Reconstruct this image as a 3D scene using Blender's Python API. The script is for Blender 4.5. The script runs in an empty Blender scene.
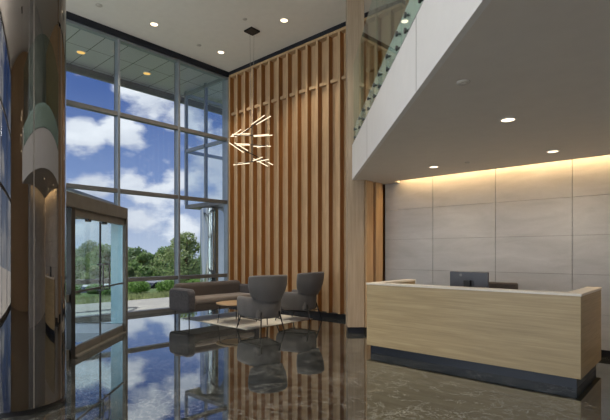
import bpy, bmesh, math, random
from mathutils import Vector, Matrix

random.seed(7)
SC = bpy.context.scene
COL = SC.collection
PI = math.pi

# ------------------------------------------------------------------ camera
cam_d = bpy.data.cameras.new('camera')
cam_d.sensor_fit = 'HORIZONTAL'
cam_d.sensor_width = 36.0
cam_d.lens = 447.2 / 610.0 * 36.0
cam_d.shift_y = (253.3 - 210.0) / 610.0
cam_d.clip_start = 0.05
cam_d.clip_end = 600
cam = bpy.data.objects.new('camera', cam_d)
COL.objects.link(cam)
CAM = Vector((10.736, -8.391, 1.55))
cam.location = CAM
cam.rotation_euler = (PI / 2, 0, 0.735)
SC.camera = cam

# ------------------------------------------------------------------ world
W = bpy.data.worlds.new('sky')
SC.world = W
W.use_nodes = True
nt = W.node_tree
nt.nodes.clear()
def wn(t, **kw):
    n = nt.nodes.new(t)
    for k, v in kw.items():
        setattr(n, k, v)
    return n
tc = wn('ShaderNodeTexCoord')
sep = wn('ShaderNodeSeparateXYZ')
nt.links.new(tc.outputs['Generated'], sep.inputs[0])
grad = wn('ShaderNodeValToRGB')
nt.links.new(sep.outputs['Z'], grad.inputs[0])
cr = grad.color_ramp
cr.elements[0].position = 0.0; cr.elements[0].color = (0.42, 0.49, 0.62, 1)
cr.elements[1].position = 0.55; cr.elements[1].color = (0.035, 0.08, 0.27, 1)
e = cr.elements.new(0.16); e.color = (0.17, 0.25, 0.47, 1)
e = cr.elements.new(0.32); e.color = (0.062, 0.118, 0.32, 1)
mp = wn('ShaderNodeMapping')
mp.inputs['Scale'].default_value = (1.0, 1.0, 2.0)
mp.inputs['Location'].default_value = (2.1, 1.4, 0.3)
nt.links.new(tc.outputs['Generated'], mp.inputs[0])
nz = wn('ShaderNodeTexNoise')
nz.inputs['Scale'].default_value = 5.0
nz.inputs['Detail'].default_value = 9
nz.inputs['Roughness'].default_value = 0.52
nz.inputs['Distortion'].default_value = 0.25
nt.links.new(mp.outputs[0], nz.inputs['Vector'])
cm = wn('ShaderNodeValToRGB')
cm.color_ramp.elements[0].position = 0.50; cm.color_ramp.elements[0].color = (0, 0, 0, 1)
cm.color_ramp.elements[1].position = 0.60; cm.color_ramp.elements[1].color = (1, 1, 1, 1)
nt.links.new(nz.outputs['Fac'], cm.inputs[0])
nz2 = wn('ShaderNodeTexNoise')
nz2.inputs['Scale'].default_value = 6.5
nz2.inputs['Detail'].default_value = 5
nt.links.new(mp.outputs[0], nz2.inputs['Vector'])
cc = wn('ShaderNodeValToRGB')
cc.color_ramp.elements[0].position = 0.35; cc.color_ramp.elements[0].color = (0.44, 0.48, 0.58, 1)
cc.color_ramp.elements[1].position = 0.65; cc.color_ramp.elements[1].color = (0.74, 0.77, 0.83, 1)
nt.links.new(nz2.outputs['Fac'], cc.inputs[0])
mx = wn('ShaderNodeMixRGB')
# cumulus banks at their places in the sky: (azimuth west of north, elevation, angular radius)
CL = [(69.0, 12.9, 0.075), (64.5, 13.8, 0.06), (72.0, 11.5, 0.06), (60.8, 17.4, 0.06), (57.6, 16.4, 0.055), (62.5, 19.2, 0.045),
      (67.5, 7.4, 0.05), (63.0, 8.2, 0.045), (60.5, 7.0, 0.07), (57.2, 8.8, 0.06), (62.0, 4.0, 0.06), (57.0, 3.0, 0.06), (67.0, 2.2, 0.06), (53.0, 11.0, 0.10), (51.0, 6.0, 0.10), (74.0, 4.0, 0.10)]
last = None
for az, el, rr in CL:
    a_, e_ = math.radians(az), math.radians(el)
    dn = wn('ShaderNodeVectorMath', operation='DISTANCE')
    sc_ = wn('ShaderNodeVectorMath', operation='MULTIPLY'); sc_.inputs[1].default_value = (1, 1, 1.55)
    nt.links.new(tc.outputs['Generated'], sc_.inputs[0])
    nt.links.new(sc_.outputs[0], dn.inputs[0])
    dn.inputs[1].default_value = (-math.sin(a_) * math.cos(e_), math.cos(a_) * math.cos(e_), math.sin(e_) * 1.55)
    mr = wn('ShaderNodeMapRange'); mr.inputs['From Min'].default_value = 0; mr.inputs['From Max'].default_value = rr * 1.3
    mr.inputs['To Min'].default_value = 1; mr.inputs['To Max'].default_value = 0
    nt.links.new(dn.outputs['Value'], mr.inputs['Value'])
    if last is None: last = mr.outputs[0]
    else:
        mm_ = wn('ShaderNodeMath', operation='MAXIMUM'); nt.links.new(last, mm_.inputs[0]); nt.links.new(mr.outputs[0], mm_.inputs[1]); last = mm_.outputs[0]
nzp = wn('ShaderNodeTexNoise'); nzp.inputs['Scale'].default_value = 13; nzp.inputs['Detail'].default_value = 8; nzp.inputs['Roughness'].default_value = 0.58
nt.links.new(mp.outputs[0], nzp.inputs['Vector'])
ad_ = wn('ShaderNodeMath', operation='MULTIPLY_ADD'); ad_.inputs[1].default_value = 1.9; ad_.inputs[2].default_value = -0.95
nt.links.new(nzp.outputs['Fac'], ad_.inputs[0])
sm_ = wn('ShaderNodeMath', operation='ADD'); nt.links.new(ad_.outputs[0], sm_.inputs[0]); nt.links.new(last, sm_.inputs[1])
pm_ = wn('ShaderNodeMapRange'); pm_.inputs['From Min'].default_value = 0.22; pm_.inputs['From Max'].default_value = 0.62
nt.links.new(sm_.outputs[0], pm_.inputs['Value'])
# fair-weather clouds over the rest of the sky keep to the other side
half = wn('ShaderNodeMapRange'); half.inputs['From Min'].default_value = 0.25; half.inputs['From Max'].default_value = -0.1
nt.links.new(sep.outputs['Y'], half.inputs['Value'])
hm_ = wn('ShaderNodeMath', operation='MULTIPLY'); nt.links.new(cm.outputs[0], hm_.inputs[0]); nt.links.new(half.outputs[0], hm_.inputs[1])
fin_ = wn('ShaderNodeMath', operation='MAXIMUM'); nt.links.new(pm_.outputs[0], fin_.inputs[0]); nt.links.new(hm_.outputs[0], fin_.inputs[1])
nt.links.new(fin_.outputs[0], mx.inputs[0])
nt.links.new(grad.outputs[0], mx.inputs[1])
nt.links.new(cc.outputs[0], mx.inputs[2])
bg = wn('ShaderNodeBackground')
bg.inputs['Strength'].default_value = 0.62
nt.links.new(mx.outputs[0], bg.inputs[0])
wo = wn('ShaderNodeOutputWorld')
nt.links.new(bg.outputs[0], wo.inputs[0])

# ------------------------------------------------------------------ sun
sd = bpy.data.lights.new('sun', 'SUN')
sd.energy = 3.2
sd.angle = 0.02
sd.color = (1.0, 0.95, 0.86)
sun = bpy.data.objects.new('sun', sd)
COL.objects.link(sun)
sun.rotation_euler = Vector((0.36, 0.06, -0.93)).to_track_quat('-Z', 'Y').to_euler()

# ------------------------------------------------------------------ fill light added outside the rear facade, in place of daylight
def area(name, loc, sx, sy, rot, watts, color):
    d = bpy.data.lights.new(name, 'AREA'); d.shape = 'RECTANGLE'; d.size = sx; d.size_y = sy; d.energy = watts; d.color = color
    o = bpy.data.objects.new(name, d); COL.objects.link(o); o.location = loc; o.rotation_euler = rot
    return o
area('rear_fill', (5.0, -13.3, 3.4), 9.4, 6.4, (math.radians(90), 0, 0), 235, (0.97, 0.98, 1.0))

# ------------------------------------------------------------------ exposure
SC.view_settings.view_transform = 'Standard'
SC.view_settings.look = 'None'
SC.view_settings.exposure = 1.0
SC.view_settings.gamma = 1.0
SC.view_settings.use_curve_mapping = False
SC.cycles.use_denoising = True
SC.cycles.max_bounces = 10
SC.cycles.diffuse_bounces = 5
SC.cycles.glossy_bounces = 5
SC.cycles.transparent_max_bounces = 24
SC.cycles.sample_clamp_indirect = 4.0
SC.cycles.caustics_reflective = True
SC.cycles.blur_glossy = 0.6
SC.cycles.caustics_refractive = False
DOWN_W = 115.0          # main hall downlight power
MEZZ_W = 20.0           # downlights under the mezzanine
UP_W = 175.0  # power of the uplights added at the rear
COVE_W = 5.0            # cove strip, watts per metre

# ------------------------------------------------------------------ materials
class NT:
    def __init__(self, name):
        self.m = bpy.data.materials.new(name)
        self.m.use_nodes = True
        self.t = self.m.node_tree
        self.t.nodes.clear()
        self.out = self.n('ShaderNodeOutputMaterial')
    def n(self, t, **kw):
        o = self.t.nodes.new(t)
        for k, v in kw.items():
            if k in o.inputs:
                o.inputs[k].default_value = v
            else:
                setattr(o, k, v)
        return o
    def l(self, a, b):
        self.t.links.new(a, b)
    def bsdf(self, rough=0.5, metal=0.0, color=None, ior=1.45, **kw):
        b = self.n('ShaderNodeBsdfPrincipled')
        b.inputs['Roughness'].default_value = rough
        b.inputs['Metallic'].default_value = metal
        b.inputs['IOR'].default_value = ior
        if color:
            b.inputs['Base Color'].default_value = (*color, 1)
        for k, v in kw.items():
            b.inputs[k].default_value = v
        self.l(b.outputs[0], self.out.inputs[0])
        return b
    def noise(self, scale, detail=4, rough=0.5, dist=0.0, stretch=None, coord='Object', loc=(0, 0, 0), rot=(0, 0, 0)):
        c = self.n('ShaderNodeTexCoord')
        m = self.n('ShaderNodeMapping')
        m.inputs['Scale'].default_value = stretch or (1, 1, 1)
        m.inputs['Location'].default_value = loc
        m.inputs['Rotation'].default_value = rot
        self.l(c.outputs[coord], m.inputs[0])
        z = self.n('ShaderNodeTexNoise')
        z.inputs['Scale'].default_value = scale
        z.inputs['Detail'].default_value = detail
        z.inputs['Roughness'].default_value = rough
        z.inputs['Distortion'].default_value = dist
        self.l(m.outputs[0], z.inputs['Vector'])
        return z
    def ramp(self, src, stops):
        r = self.n('ShaderNodeValToRGB')
        els = r.color_ramp.elements
        while len(els) < len(stops):
            els.new(0.5)
        for el, (p, c) in zip(els, stops):
            el.position = p
            el.color = (*c, 1)
        self.l(src, r.inputs[0])
        return r
    def bump(self, src, b, strength=0.2, dist=0.01):
        u = self.n('ShaderNodeBump')
        u.inputs['Strength'].default_value = strength
        u.inputs['Distance'].default_value = dist
        self.l(src, u.inputs['Height'])
        self.l(u.outputs[0], b.inputs['Normal'])

def plain(name, color, rough=0.5, metal=0.0, var=0.06, scale=6.0, ior=1.45, bump=0.0, bscale=200.0):
    k = NT(name)
    b = k.bsdf(rough, metal, color, ior)
    z = k.noise(scale, 3)
    lo = tuple(max(0, c * (1 - var)) for c in color)
    hi = tuple(min(1, c * (1 + var)) for c in color)
    r = k.ramp(z.outputs['Fac'], [(0.3, lo), (0.7, hi)])
    k.l(r.outputs[0], b.inputs['Base Color'])
    if bump:
        z2 = k.noise(bscale, 2)
        k.bump(z2.outputs['Fac'], b, bump, 0.004)
    return k.m

def wood(name, c1, c2, c3, along='Z', rough=0.42, scale=5.0, fine=1.0):
    k = NT(name)
    b = k.bsdf(rough)
    st = {'X': (0.07, 1, 1), 'Y': (1, 0.07, 1), 'Z': (1, 1, 0.07)}[along]
    st = tuple(s * 4 for s in st)
    z = k.noise(scale, 6, 0.62, 0.6, st)
    st2 = {'X': (0.02, 1, 1), 'Y': (1, 0.02, 1), 'Z': (1, 1, 0.02)}[along]
    z2 = k.noise(60 * fine, 2, 0.6, 0.0, st2)
    r = k.ramp(z.outputs['Fac'], [(0.30, c1), (0.52, c2), (0.72, c3)])
    r2 = k.ramp(z2.outputs['Fac'], [(0.3, (0.80, 0.79, 0.76)), (0.7, (1, 1, 1))])
    m = k.n('ShaderNodeMixRGB'); m.blend_type = 'MULTIPLY'; m.inputs[0].default_value = 1
    k.l(r.outputs[0], m.inputs[1]); k.l(r2.outputs[0], m.inputs[2])
    k.l(m.outputs[0], b.inputs['Base Color'])
    return k.m

def emit(name, color, strength):
    k = NT(name)
    e = k.n('ShaderNodeEmission')
    e.inputs[0].default_value = (*color, 1)
    e.inputs[1].default_value = strength
    k.l(e.outputs[0], k.out.inputs[0])
    return k.m

def glass(name, tint, ior=1.45, gmax=1.0, gcol=(1, 1, 1)):
    k = NT(name)
    tr = k.n('ShaderNodeBsdfTransparent'); tr.inputs[0].default_value = (*tint, 1)
    gl = k.n('ShaderNodeBsdfGlossy'); gl.inputs['Roughness'].default_value = 0.0
    gl.inputs[0].default_value = (*gcol, 1)
    # Schlick reflectance, the same on both faces of the pane
    ge = k.n('ShaderNodeNewGeometry')
    dt = k.n('ShaderNodeVectorMath', operation='DOT_PRODUCT')
    k.l(ge.outputs['Normal'], dt.inputs[0]); k.l(ge.outputs['Incoming'], dt.inputs[1])
    ab = k.n('ShaderNodeMath', operation='ABSOLUTE'); k.l(dt.outputs['Value'], ab.inputs[0])
    iv = k.n('ShaderNodeMath', operation='SUBTRACT'); iv.inputs[0].default_value = 1.0; k.l(ab.outputs[0], iv.inputs[1])
    pw = k.n('ShaderNodeMath', operation='POWER'); pw.inputs[1].default_value = 5.0; k.l(iv.outputs[0], pw.inputs[0])
    f0 = ((ior - 1) / (ior + 1)) ** 2
    ma = k.n('ShaderNodeMath', operation='MULTIPLY_ADD'); ma.inputs[1].default_value = (1 - f0) * gmax; ma.inputs[2].default_value = f0 * gmax
    k.l(pw.outputs[0], ma.inputs[0])
    mx = k.n('ShaderNodeMixShader')
    k.l(ma.outputs[0], mx.inputs[0]); k.l(tr.outputs[0], mx.inputs[1]); k.l(gl.outputs[0], mx.inputs[2])
    k.l(mx.outputs[0], k.out.inputs[0])
    return k.m

def marble():
    k = NT('dark polished marble')
    b = k.bsdf(0.5); b.inputs['Specular IOR Level'].default_value = 0.0
    base = k.noise(5.0, 10, 0.72, 0.8)
    rb = k.ramp(base.outputs['Fac'], [(0.34, (0.004, 0.006, 0.007)), (0.50, (0.013, 0.016, 0.016)), (0.68, (0.048, 0.050, 0.046))])
    def vein(scale, dist, width, loc):
        z = k.noise(scale, 11, 0.68, dist, loc=loc)
        s = k.n('ShaderNodeMath', operation='SUBTRACT'); s.inputs[1].default_value = 0.5
        k.l(z.outputs['Fac'], s.inputs[0])
        a = k.n('ShaderNodeMath', operation='ABSOLUTE'); k.l(s.outputs[0], a.inputs[0])
        return k.ramp(a.outputs[0], [(0.0, (1, 1, 1)), (width, (0, 0, 0))])
    v1 = vein(1.9, 0.5, 0.005, (3.1, 0.4, 0))
    v2 = vein(8.0, 0.4, 0.012, (0, 5.2, 1))
    msk = k.noise(0.9, 3, 0.5, 0.3, loc=(9, 2, 0))
    rm = k.ramp(msk.outputs['Fac'], [(0.42, (0, 0, 0)), (0.62, (1, 1, 1))])
    mm = k.n('ShaderNodeMixRGB'); mm.blend_type = 'MULTIPLY'; mm.inputs[0].default_value = 1
    k.l(v2.outputs[0], mm.inputs[1]); k.l(rm.outputs[0], mm.inputs[2])
    ad = k.n('ShaderNodeMixRGB'); ad.blend_type = 'LIGHTEN'; ad.inputs[0].default_value = 1
    k.l(v1.outputs[0], ad.inputs[1]); k.l(mm.outputs[0], ad.inputs[2])
    mx = k.n('ShaderNodeMixRGB')
    k.l(ad.outputs[0], mx.inputs[0]); k.l(rb.outputs[0], mx.inputs[1]); mx.inputs[2].default_value = (0.33, 0.335, 0.32, 1)
    k.l(mx.outputs[0], b.inputs['Base Color'])
    # polished sealer: reflectance climbs towards grazing view
    gl = k.n('ShaderNodeBsdfGlossy'); gl.inputs['Roughness'].default_value = 0.025; gl.inputs[0].default_value = (0.93, 0.97, 1.0, 1)
    ge = k.n('ShaderNodeNewGeometry')
    dt = k.n('ShaderNodeVectorMath', operation='DOT_PRODUCT')
    k.l(ge.outputs['Normal'], dt.inputs[0]); k.l(ge.outputs['Incoming'], dt.inputs[1])
    ab = k.n('ShaderNodeMath', operation='ABSOLUTE'); k.l(dt.outputs['Value'], ab.inputs[0])
    iv = k.n('ShaderNodeMath', operation='SUBTRACT'); iv.inputs[0].default_value = 1.0; k.l(ab.outputs[0], iv.inputs[1])
    pw = k.n('ShaderNodeMath', operation='POWER'); pw.inputs[1].default_value = 2.8; k.l(iv.outputs[0], pw.inputs[0])
    ma = k.n('ShaderNodeMath', operation='MULTIPLY_ADD'); ma.inputs[1].default_value = 0.93; ma.inputs[2].default_value = 0.05
    k.l(pw.outputs[0], ma.inputs[0])
    ms = k.n('ShaderNodeMixShader')
    k.l(ma.outputs[0], ms.inputs[0]); k.l(b.outputs[0], ms.inputs[1]); k.l(gl.outputs[0], ms.inputs[2])
    k.l(ms.outputs[0], k.out.inputs[0])
    return k.m

def stone():
    k = NT('grey limestone panels')
    b = k.bsdf(0.6)
    z = k.noise(2.2, 7, 0.6, 0.5, (0.6, 0.6, 2.2))
    r = k.ramp(z.outputs['Fac'], [(0.3, (0.42, 0.41, 0.40)), (0.55, (0.49, 0.48, 0.47)), (0.75, (0.55, 0.54, 0.53))])
    z2 = k.noise(90, 2)
    r2 = k.ramp(z2.outputs['Fac'], [(0.35, (0.94, 0.94, 0.94)), (0.65, (1, 1, 1))])
    m = k.n('ShaderNodeMixRGB'); m.blend_type = 'MULTIPLY'; m.inputs[0].default_value = 1
    k.l(r.outputs[0], m.inputs[1]); k.l(r2.outputs[0], m.inputs[2])
    k.l(m.outputs[0], b.inputs['Base Color'])
    return k.m

def fabric(name, c1, c2, scale=140):
    k = NT(name)
    b = k.bsdf(0.95)
    b.inputs['Sheen Weight'].default_value = 0.25
    z = k.noise(scale, 3, 0.7)
    r = k.ramp(z.outputs['Fac'], [(0.3, c1), (0.7, c2)])
    k.l(r.outputs[0], b.inputs['Base Color'])
    k.bump(z.outputs['Fac'], b, 0.35, 0.004)
    return k.m

def leaf(name, c1, c2, c3):
    k = NT(name)
    b = k.bsdf(0.6)
    z = k.noise(1.7, 4, 0.6)
    r = k.ramp(z.outputs['Fac'], [(0.3, c1), (0.5, c2), (0.7, c3)])
    k.l(r.outputs[0], b.inputs['Base Color'])
    t = k.n('ShaderNodeBsdfTranslucent')
    k.l(r.outputs[0], t.inputs[0])
    mx = k.n('ShaderNodeMixShader'); mx.inputs[0].default_value = 0.45
    k.l(b.outputs[0], mx.inputs[1]); k.l(t.outputs[0], mx.inputs[2])
    k.l(mx.outputs[0], k.out.inputs[0])
    return k.m

M = {}
M['marble'] = marble()
M['stone'] = stone()
M['joint'] = plain('dark panel joint', (0.19, 0.175, 0.16), 0.8)
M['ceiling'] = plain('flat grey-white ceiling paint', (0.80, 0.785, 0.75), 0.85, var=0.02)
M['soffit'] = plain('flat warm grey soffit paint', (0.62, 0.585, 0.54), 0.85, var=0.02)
M['white'] = plain('white painted fascia', (0.64, 0.635, 0.63), 0.5, var=0.02)
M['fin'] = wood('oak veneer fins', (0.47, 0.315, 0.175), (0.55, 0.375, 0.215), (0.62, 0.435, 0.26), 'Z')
M['finside_shaded'] = wood('amber oak fin sides with shade in the tone', (0.30, 0.125, 0.030), (0.36, 0.155, 0.040), (0.42, 0.19, 0.055), 'Z')  # amber stain deepened to carry the shade between the fins
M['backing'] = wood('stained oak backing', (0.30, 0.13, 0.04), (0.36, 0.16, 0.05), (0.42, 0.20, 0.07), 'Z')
M['colwood'] = wood('oak veneer column', (0.37, 0.285, 0.20), (0.43, 0.335, 0.24), (0.48, 0.38, 0.28), 'Z')
M['deskwood'] = wood('pale oak veneer', (0.36, 0.275, 0.15), (0.425, 0.325, 0.18), (0.475, 0.375, 0.215), 'X', scale=4.0)
M['deskside'] = wood('pale oak veneer side', (0.36, 0.275, 0.15), (0.425, 0.325, 0.18), (0.475, 0.375, 0.215), 'Y', scale=4.0)
M['quartz'] = plain('cream quartz', (0.68, 0.63, 0.55), 0.3, var=0.03, scale=30)
M['navy'] = plain('dark blue-black metal', (0.009, 0.012, 0.020), 0.4)
M['black'] = plain('black metal', (0.008, 0.008, 0.009), 0.4)
M['alu'] = plain('grey anodised aluminium', (0.30, 0.335, 0.37), 0.4, 0.6)
M['aludark'] = plain('dark anodised aluminium', (0.19, 0.19, 0.19), 0.4, 0.4)
M['bronze'] = plain('brushed bronze steel', (0.135, 0.128, 0.115), 0.5, 0.3, var=0.12)
M['bluepanel'] = plain('blue-grey coated panel', (0.22, 0.36, 0.42), 0.25, 0.3)
M['mirror'] = plain('mirror polished steel', (0.24, 0.22, 0.205), 0.02, 1.0, var=0.02)
M['mirrorout'] = plain('polished steel outdoors', (0.50, 0.52, 0.50), 0.08, 1.0, var=0.04)
M['darksteel'] = plain('dark brushed steel', (0.16, 0.16, 0.16), 0.35, 0.9)
M['steel'] = plain('satin steel', (0.55, 0.55, 0.54), 0.25, 1.0)
M['glass'] = glass('clear facade glass', (0.955, 0.975, 0.98), 1.45, 0.6)
M['doorglass'] = glass('clear door glass', (0.92, 0.965, 0.97), 1.40, 0.5)
M['wingglass'] = glass('reflective wing glass', (0.95, 0.97, 0.975), 1.5, 0.8)
M['railglass'] = glass('green-edged rail glass', (0.86, 0.95, 0.93), 1.5, 0.7)
M['lens'] = emit('warm downlight lens', (1.0, 0.80, 0.55), 1.7)
M['lensdim'] = emit('dim amber downlight lens', (1.0, 0.62, 0.18), 0.5)
M['tube'] = emit('warm light tube', (1.0, 0.80, 0.55), 0.85)
M['strip'] = emit('warm cove strip', (1.0, 0.74, 0.40), 2.0)
M['trimw'] = plain('white trim ring', (0.62, 0.60, 0.56), 0.5)
M['detector'] = plain('grey-white plastic', (0.50, 0.48, 0.45), 0.6)
M['chair'] = fabric('mid grey wool', (0.060, 0.056, 0.056), (0.160, 0.150, 0.148))
M['sofa'] = fabric('brown grey velvet', (0.050, 0.040, 0.037), (0.095, 0.077, 0.071), 60)
M['sofaarm'] = fabric('charcoal velvet', (0.030, 0.028, 0.033), (0.080, 0.074, 0.082), 26)
M['sofaseat'] = fabric('taupe seat weave', (0.15, 0.125, 0.112), (0.23, 0.195, 0.172), 120)
M['rug'] = fabric('oatmeal rug', (0.55, 0.52, 0.45), (0.72, 0.69, 0.61), 60)
M['tabletop'] = wood('walnut and oak top', (0.36, 0.24, 0.13), (0.44, 0.30, 0.17), (0.50, 0.36, 0.22), 'X')
M['screenback'] = plain('dark graphite plastic', (0.060, 0.064, 0.078), 0.35)
M['screen'] = plain('black glossy screen', (0.004, 0.004, 0.005), 0.08)
M['taskfab'] = fabric('dark brown office fabric', (0.050, 0.040, 0.036), (0.085, 0.070, 0.062))
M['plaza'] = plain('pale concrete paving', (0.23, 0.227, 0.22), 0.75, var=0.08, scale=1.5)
M['bounce_court'] = plain('pale bounce paving', (0.62, 0.60, 0.56), 0.8, var=0.05, scale=1.5)
M['curb'] = plain('dark granite curb', (0.055, 0.057, 0.06), 0.5)
M['road'] = plain('asphalt', (0.13, 0.13, 0.135), 0.85)
M['soil'] = plain('lawn ground', (0.06, 0.10, 0.025), 0.9, var=0.3, scale=2)
M['grass'] = leaf('tall green grass', (0.22, 0.26, 0.11), (0.33, 0.37, 0.17), (0.42, 0.45, 0.24))
M['hedge'] = leaf('bright hedge leaves', (0.126, 0.244, 0.052), (0.167, 0.301, 0.068), (0.219, 0.359, 0.093))
M['tree1'] = leaf('mid green leaves', (0.135, 0.23, 0.077), (0.188, 0.298, 0.103), (0.257, 0.372, 0.141))
M['tree2'] = leaf('olive leaves', (0.194, 0.26, 0.106), (0.257, 0.333, 0.138), (0.345, 0.416, 0.191))
M['tree3'] = leaf('dark green leaves', (0.096, 0.171, 0.075), (0.135, 0.219, 0.093), (0.185, 0.276, 0.123))
M['bark'] = plain('grey bark', (0.10, 0.08, 0.06), 0.9, var=0.3, scale=8)
M['hill'] = leaf('wooded hillside', (0.05, 0.09, 0.05), (0.08, 0.13, 0.065), (0.12, 0.17, 0.085))
M['carwhite'] = plain('white car paint', (0.62, 0.63, 0.64), 0.25)
M['cargrey'] = plain('silver car paint', (0.30, 0.31, 0.33), 0.25, 0.5)
M['carglass'] = plain('dark car glass', (0.02, 0.022, 0.025), 0.1)
M['rubber'] = plain('black rubber', (0.012, 0.012, 0.012), 0.8)

def soffit_metal():
    k = NT('glossy metal soffit panels')
    b = k.bsdf(0.28, 0.25, (0.36, 0.37, 0.38))
    c = k.n('ShaderNodeTexCoord')
    br = k.n('ShaderNodeTexBrick')
    br.offset = 0.0
    br.inputs['Scale'].default_value = 1.0
    br.inputs['Mortar Size'].default_value = 0.012
    br.inputs['Brick Width'].default_value = 1.2
    br.inputs['Row Height'].default_value = 0.6
    br.inputs['Color1'].default_value = (0.50, 0.51, 0.54, 1)
    br.inputs['Color2'].default_value = (0.47, 0.48, 0.51, 1)
    br.inputs['Mortar'].default_value = (0.10, 0.10, 0.10, 1)
    k.l(c.outputs['Object'], br.inputs['Vector'])
    k.l(br.outputs['Color'], b.inputs['Base Color'])
    return k.m
M['soffitmetal'] = soffit_metal()

# ------------------------------------------------------------------ geometry helpers
class MB:
    def __init__(self):
        self.v = []; self.f = []
    def add(self, vs, fs):
        o = len(self.v)
        self.v += [Vector(p) for p in vs]
        self.f += [tuple(i + o for i in f) for f in fs]
        return self
    def box(self, x0, x1, y0, y1, z0, z1):
        vs = [(x, y, z) for z in (z0, z1) for (x, y) in ((x0, y0), (x1, y0), (x1, y1), (x0, y1))]
        return self.add(vs, [(3, 2, 1, 0), (4, 5, 6, 7), (0, 1, 5, 4), (1, 2, 6, 5), (2, 3, 7, 6), (3, 0, 4, 7)])
    def prism(self, poly, z0, z1):
        n = len(poly)
        vs = [(x, y, z0) for x, y in poly] + [(x, y, z1) for x, y in poly]
        fs = [tuple(range(n - 1, -1, -1)), tuple(range(n, 2 * n))]
        fs += [(i, (i + 1) % n, n + (i + 1) % n, n + i) for i in range(n)]
        return self.add(vs, fs)
    def obox(self, p, u, s0, s1, w0, w1, z0, z1):
        """box along horizontal unit vector u from p; s along u, w along the left normal of u"""
        n = Vector((-u[1], u[0]))
        q = lambda s, w: (p[0] + u[0] * s + n[0] * w, p[1] + u[1] * s + n[1] * w)
        return self.prism([q(s0, w0), q(s1, w0), q(s1, w1), q(s0, w1)], z0, z1)
    def tube(self, pts, r, n=8, cap=True):
        pts = [Vector(p) for p in pts]
        rs = r if isinstance(r, (list, tuple)) else [r] * len(pts)
        rings = []
        prev = None
        for i, p in enumerate(pts):
            if i == 0: t = pts[1] - p
            elif i == len(pts) - 1: t = p - pts[i - 1]
            else: t = (pts[i + 1] - p).normalized() + (p - pts[i - 1]).normalized()
            t.normalize()
            ref = Vector((0, 0, 1)) if abs(t.z) < 0.95 else Vector((1, 0, 0))
            a = t.cross(ref).normalized() if prev is None else (prev - t * prev.dot(t)).normalized()
            prev = a
            b = t.cross(a)
            rings.append([p + (a * math.cos(2 * PI * k / n) + b * math.sin(2 * PI * k / n)) * rs[i] for k in range(n)])
        vs = [q for R in rings for q in R]
        fs = []
        for i in range(len(rings) - 1):
            for k in range(n):
                fs.append((i * n + k, i * n + (k + 1) % n, (i + 1) * n + (k + 1) % n, (i + 1) * n + k))
        if cap:
            fs.append(tuple(range(n - 1, -1, -1)))
            fs.append(tuple((len(rings) - 1) * n + k for k in range(n)))
        return self.add(vs, fs)
    def lathe(self, prof, c=(0, 0, 0), n=48, cap=True):
        vs = []; fs = []
        for (r, z) in prof:
            vs += [(c[0] + r * math.cos(2 * PI * k / n), c[1] + r * math.sin(2 * PI * k / n), c[2] + z) for k in range(n)]
        for i in range(len(prof) - 1):
            for k in range(n):
                fs.append((i * n + k, i * n + (k + 1) % n, (i + 1) * n + (k + 1) % n, (i + 1) * n + k))
        if cap:
            fs.append(tuple(range(n - 1, -1, -1)))
            fs.append(tuple((len(prof) - 1) * n + k for k in range(n)))
        return self.add(vs, fs)
    def build(self, name, m, parent=None, off=None, smooth=False, bevel=0.0, seg=3, sub=0, solid=0.0):
        me = bpy.data.meshes.new(name)
        top = parent is None
        if top and off is None:                     # a thing of one mesh: its origin goes to its base
            xs = [p.x for p in self.v]; ys = [p.y for p in self.v]; zs = [p.z for p in self.v]
            off = Vector(((min(xs) + max(xs)) / 2, (min(ys) + max(ys)) / 2, min(zs)))
        o_ = Vector(off) if off is not None else Vector((0, 0, 0))
        me.from_pydata([p - o_ for p in self.v], [], self.f)
        bm = bmesh.new(); bm.from_mesh(me)
        if bevel:
            bmesh.ops.remove_doubles(bm, verts=bm.verts, dist=1e-5)
        bmesh.ops.recalc_face_normals(bm, faces=bm.faces)
        bm.to_mesh(me); bm.free()
        me.materials.append(m)
        ob = bpy.data.objects.new(name, me)
        COL.objects.link(ob)
        if top: ob.location = o_
        else: ob.parent = parent
        if bevel:
            b = ob.modifiers.new('bevel', 'BEVEL'); b.width = bevel; b.segments = seg; b.limit_method = 'ANGLE'; b.angle_limit = 0.6
        if solid:
            s = ob.modifiers.new('solid', 'SOLIDIFY'); s.thickness = solid; s.offset = 0
        if sub:
            s = ob.modifiers.new('sub', 'SUBSURF'); s.levels = sub; s.render_levels = sub
        if smooth or sub:
            for p in me.polygons: p.use_smooth = True
        elif bevel and seg > 2:
            for p in me.polygons: p.use_smooth = True
            w = ob.modifiers.new('wn', 'WEIGHTED_NORMAL')
        return ob

def tag(o, label=None, cat=None, group=None, kind=None):
    if label: o['label'] = label
    if cat: o['category'] = cat
    if group: o['group'] = group
    if kind: o['kind'] = kind
    return o

def thing(name, label, cat, loc=(0, 0, 0), rotz=0.0, group=None, kind=None):
    o = bpy.data.objects.new(name, None)
    o.empty_display_size = 0.2
    COL.objects.link(o)
    o.location = loc
    o.rotation_euler = (0, 0, rotz)
    return tag(o, label, cat, group, kind)

def dup(o, parent=None):
    c = o.copy(); COL.objects.link(c)
    if parent: c.parent = parent
    for ch in list(o.children): dup(ch, c)
    return c

def spot(loc, watts, size=2.4, color=(1.0, 0.86, 0.68), r=0.06, blend=0.7):
    d = bpy.data.lights.new('spot_beam', 'SPOT')
    d.energy = watts; d.spot_size = size; d.spot_blend = blend; d.color = color; d.shadow_soft_size = r
    o = bpy.data.objects.new('spot_beam', d); COL.objects.link(o); o.location = loc
    return o

ZC = 6.96            # hall ceiling
ZS = 2.976           # soffit under the mezzanine
T3, T2, T1 = 0.892, 3.079, 4.954

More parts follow.
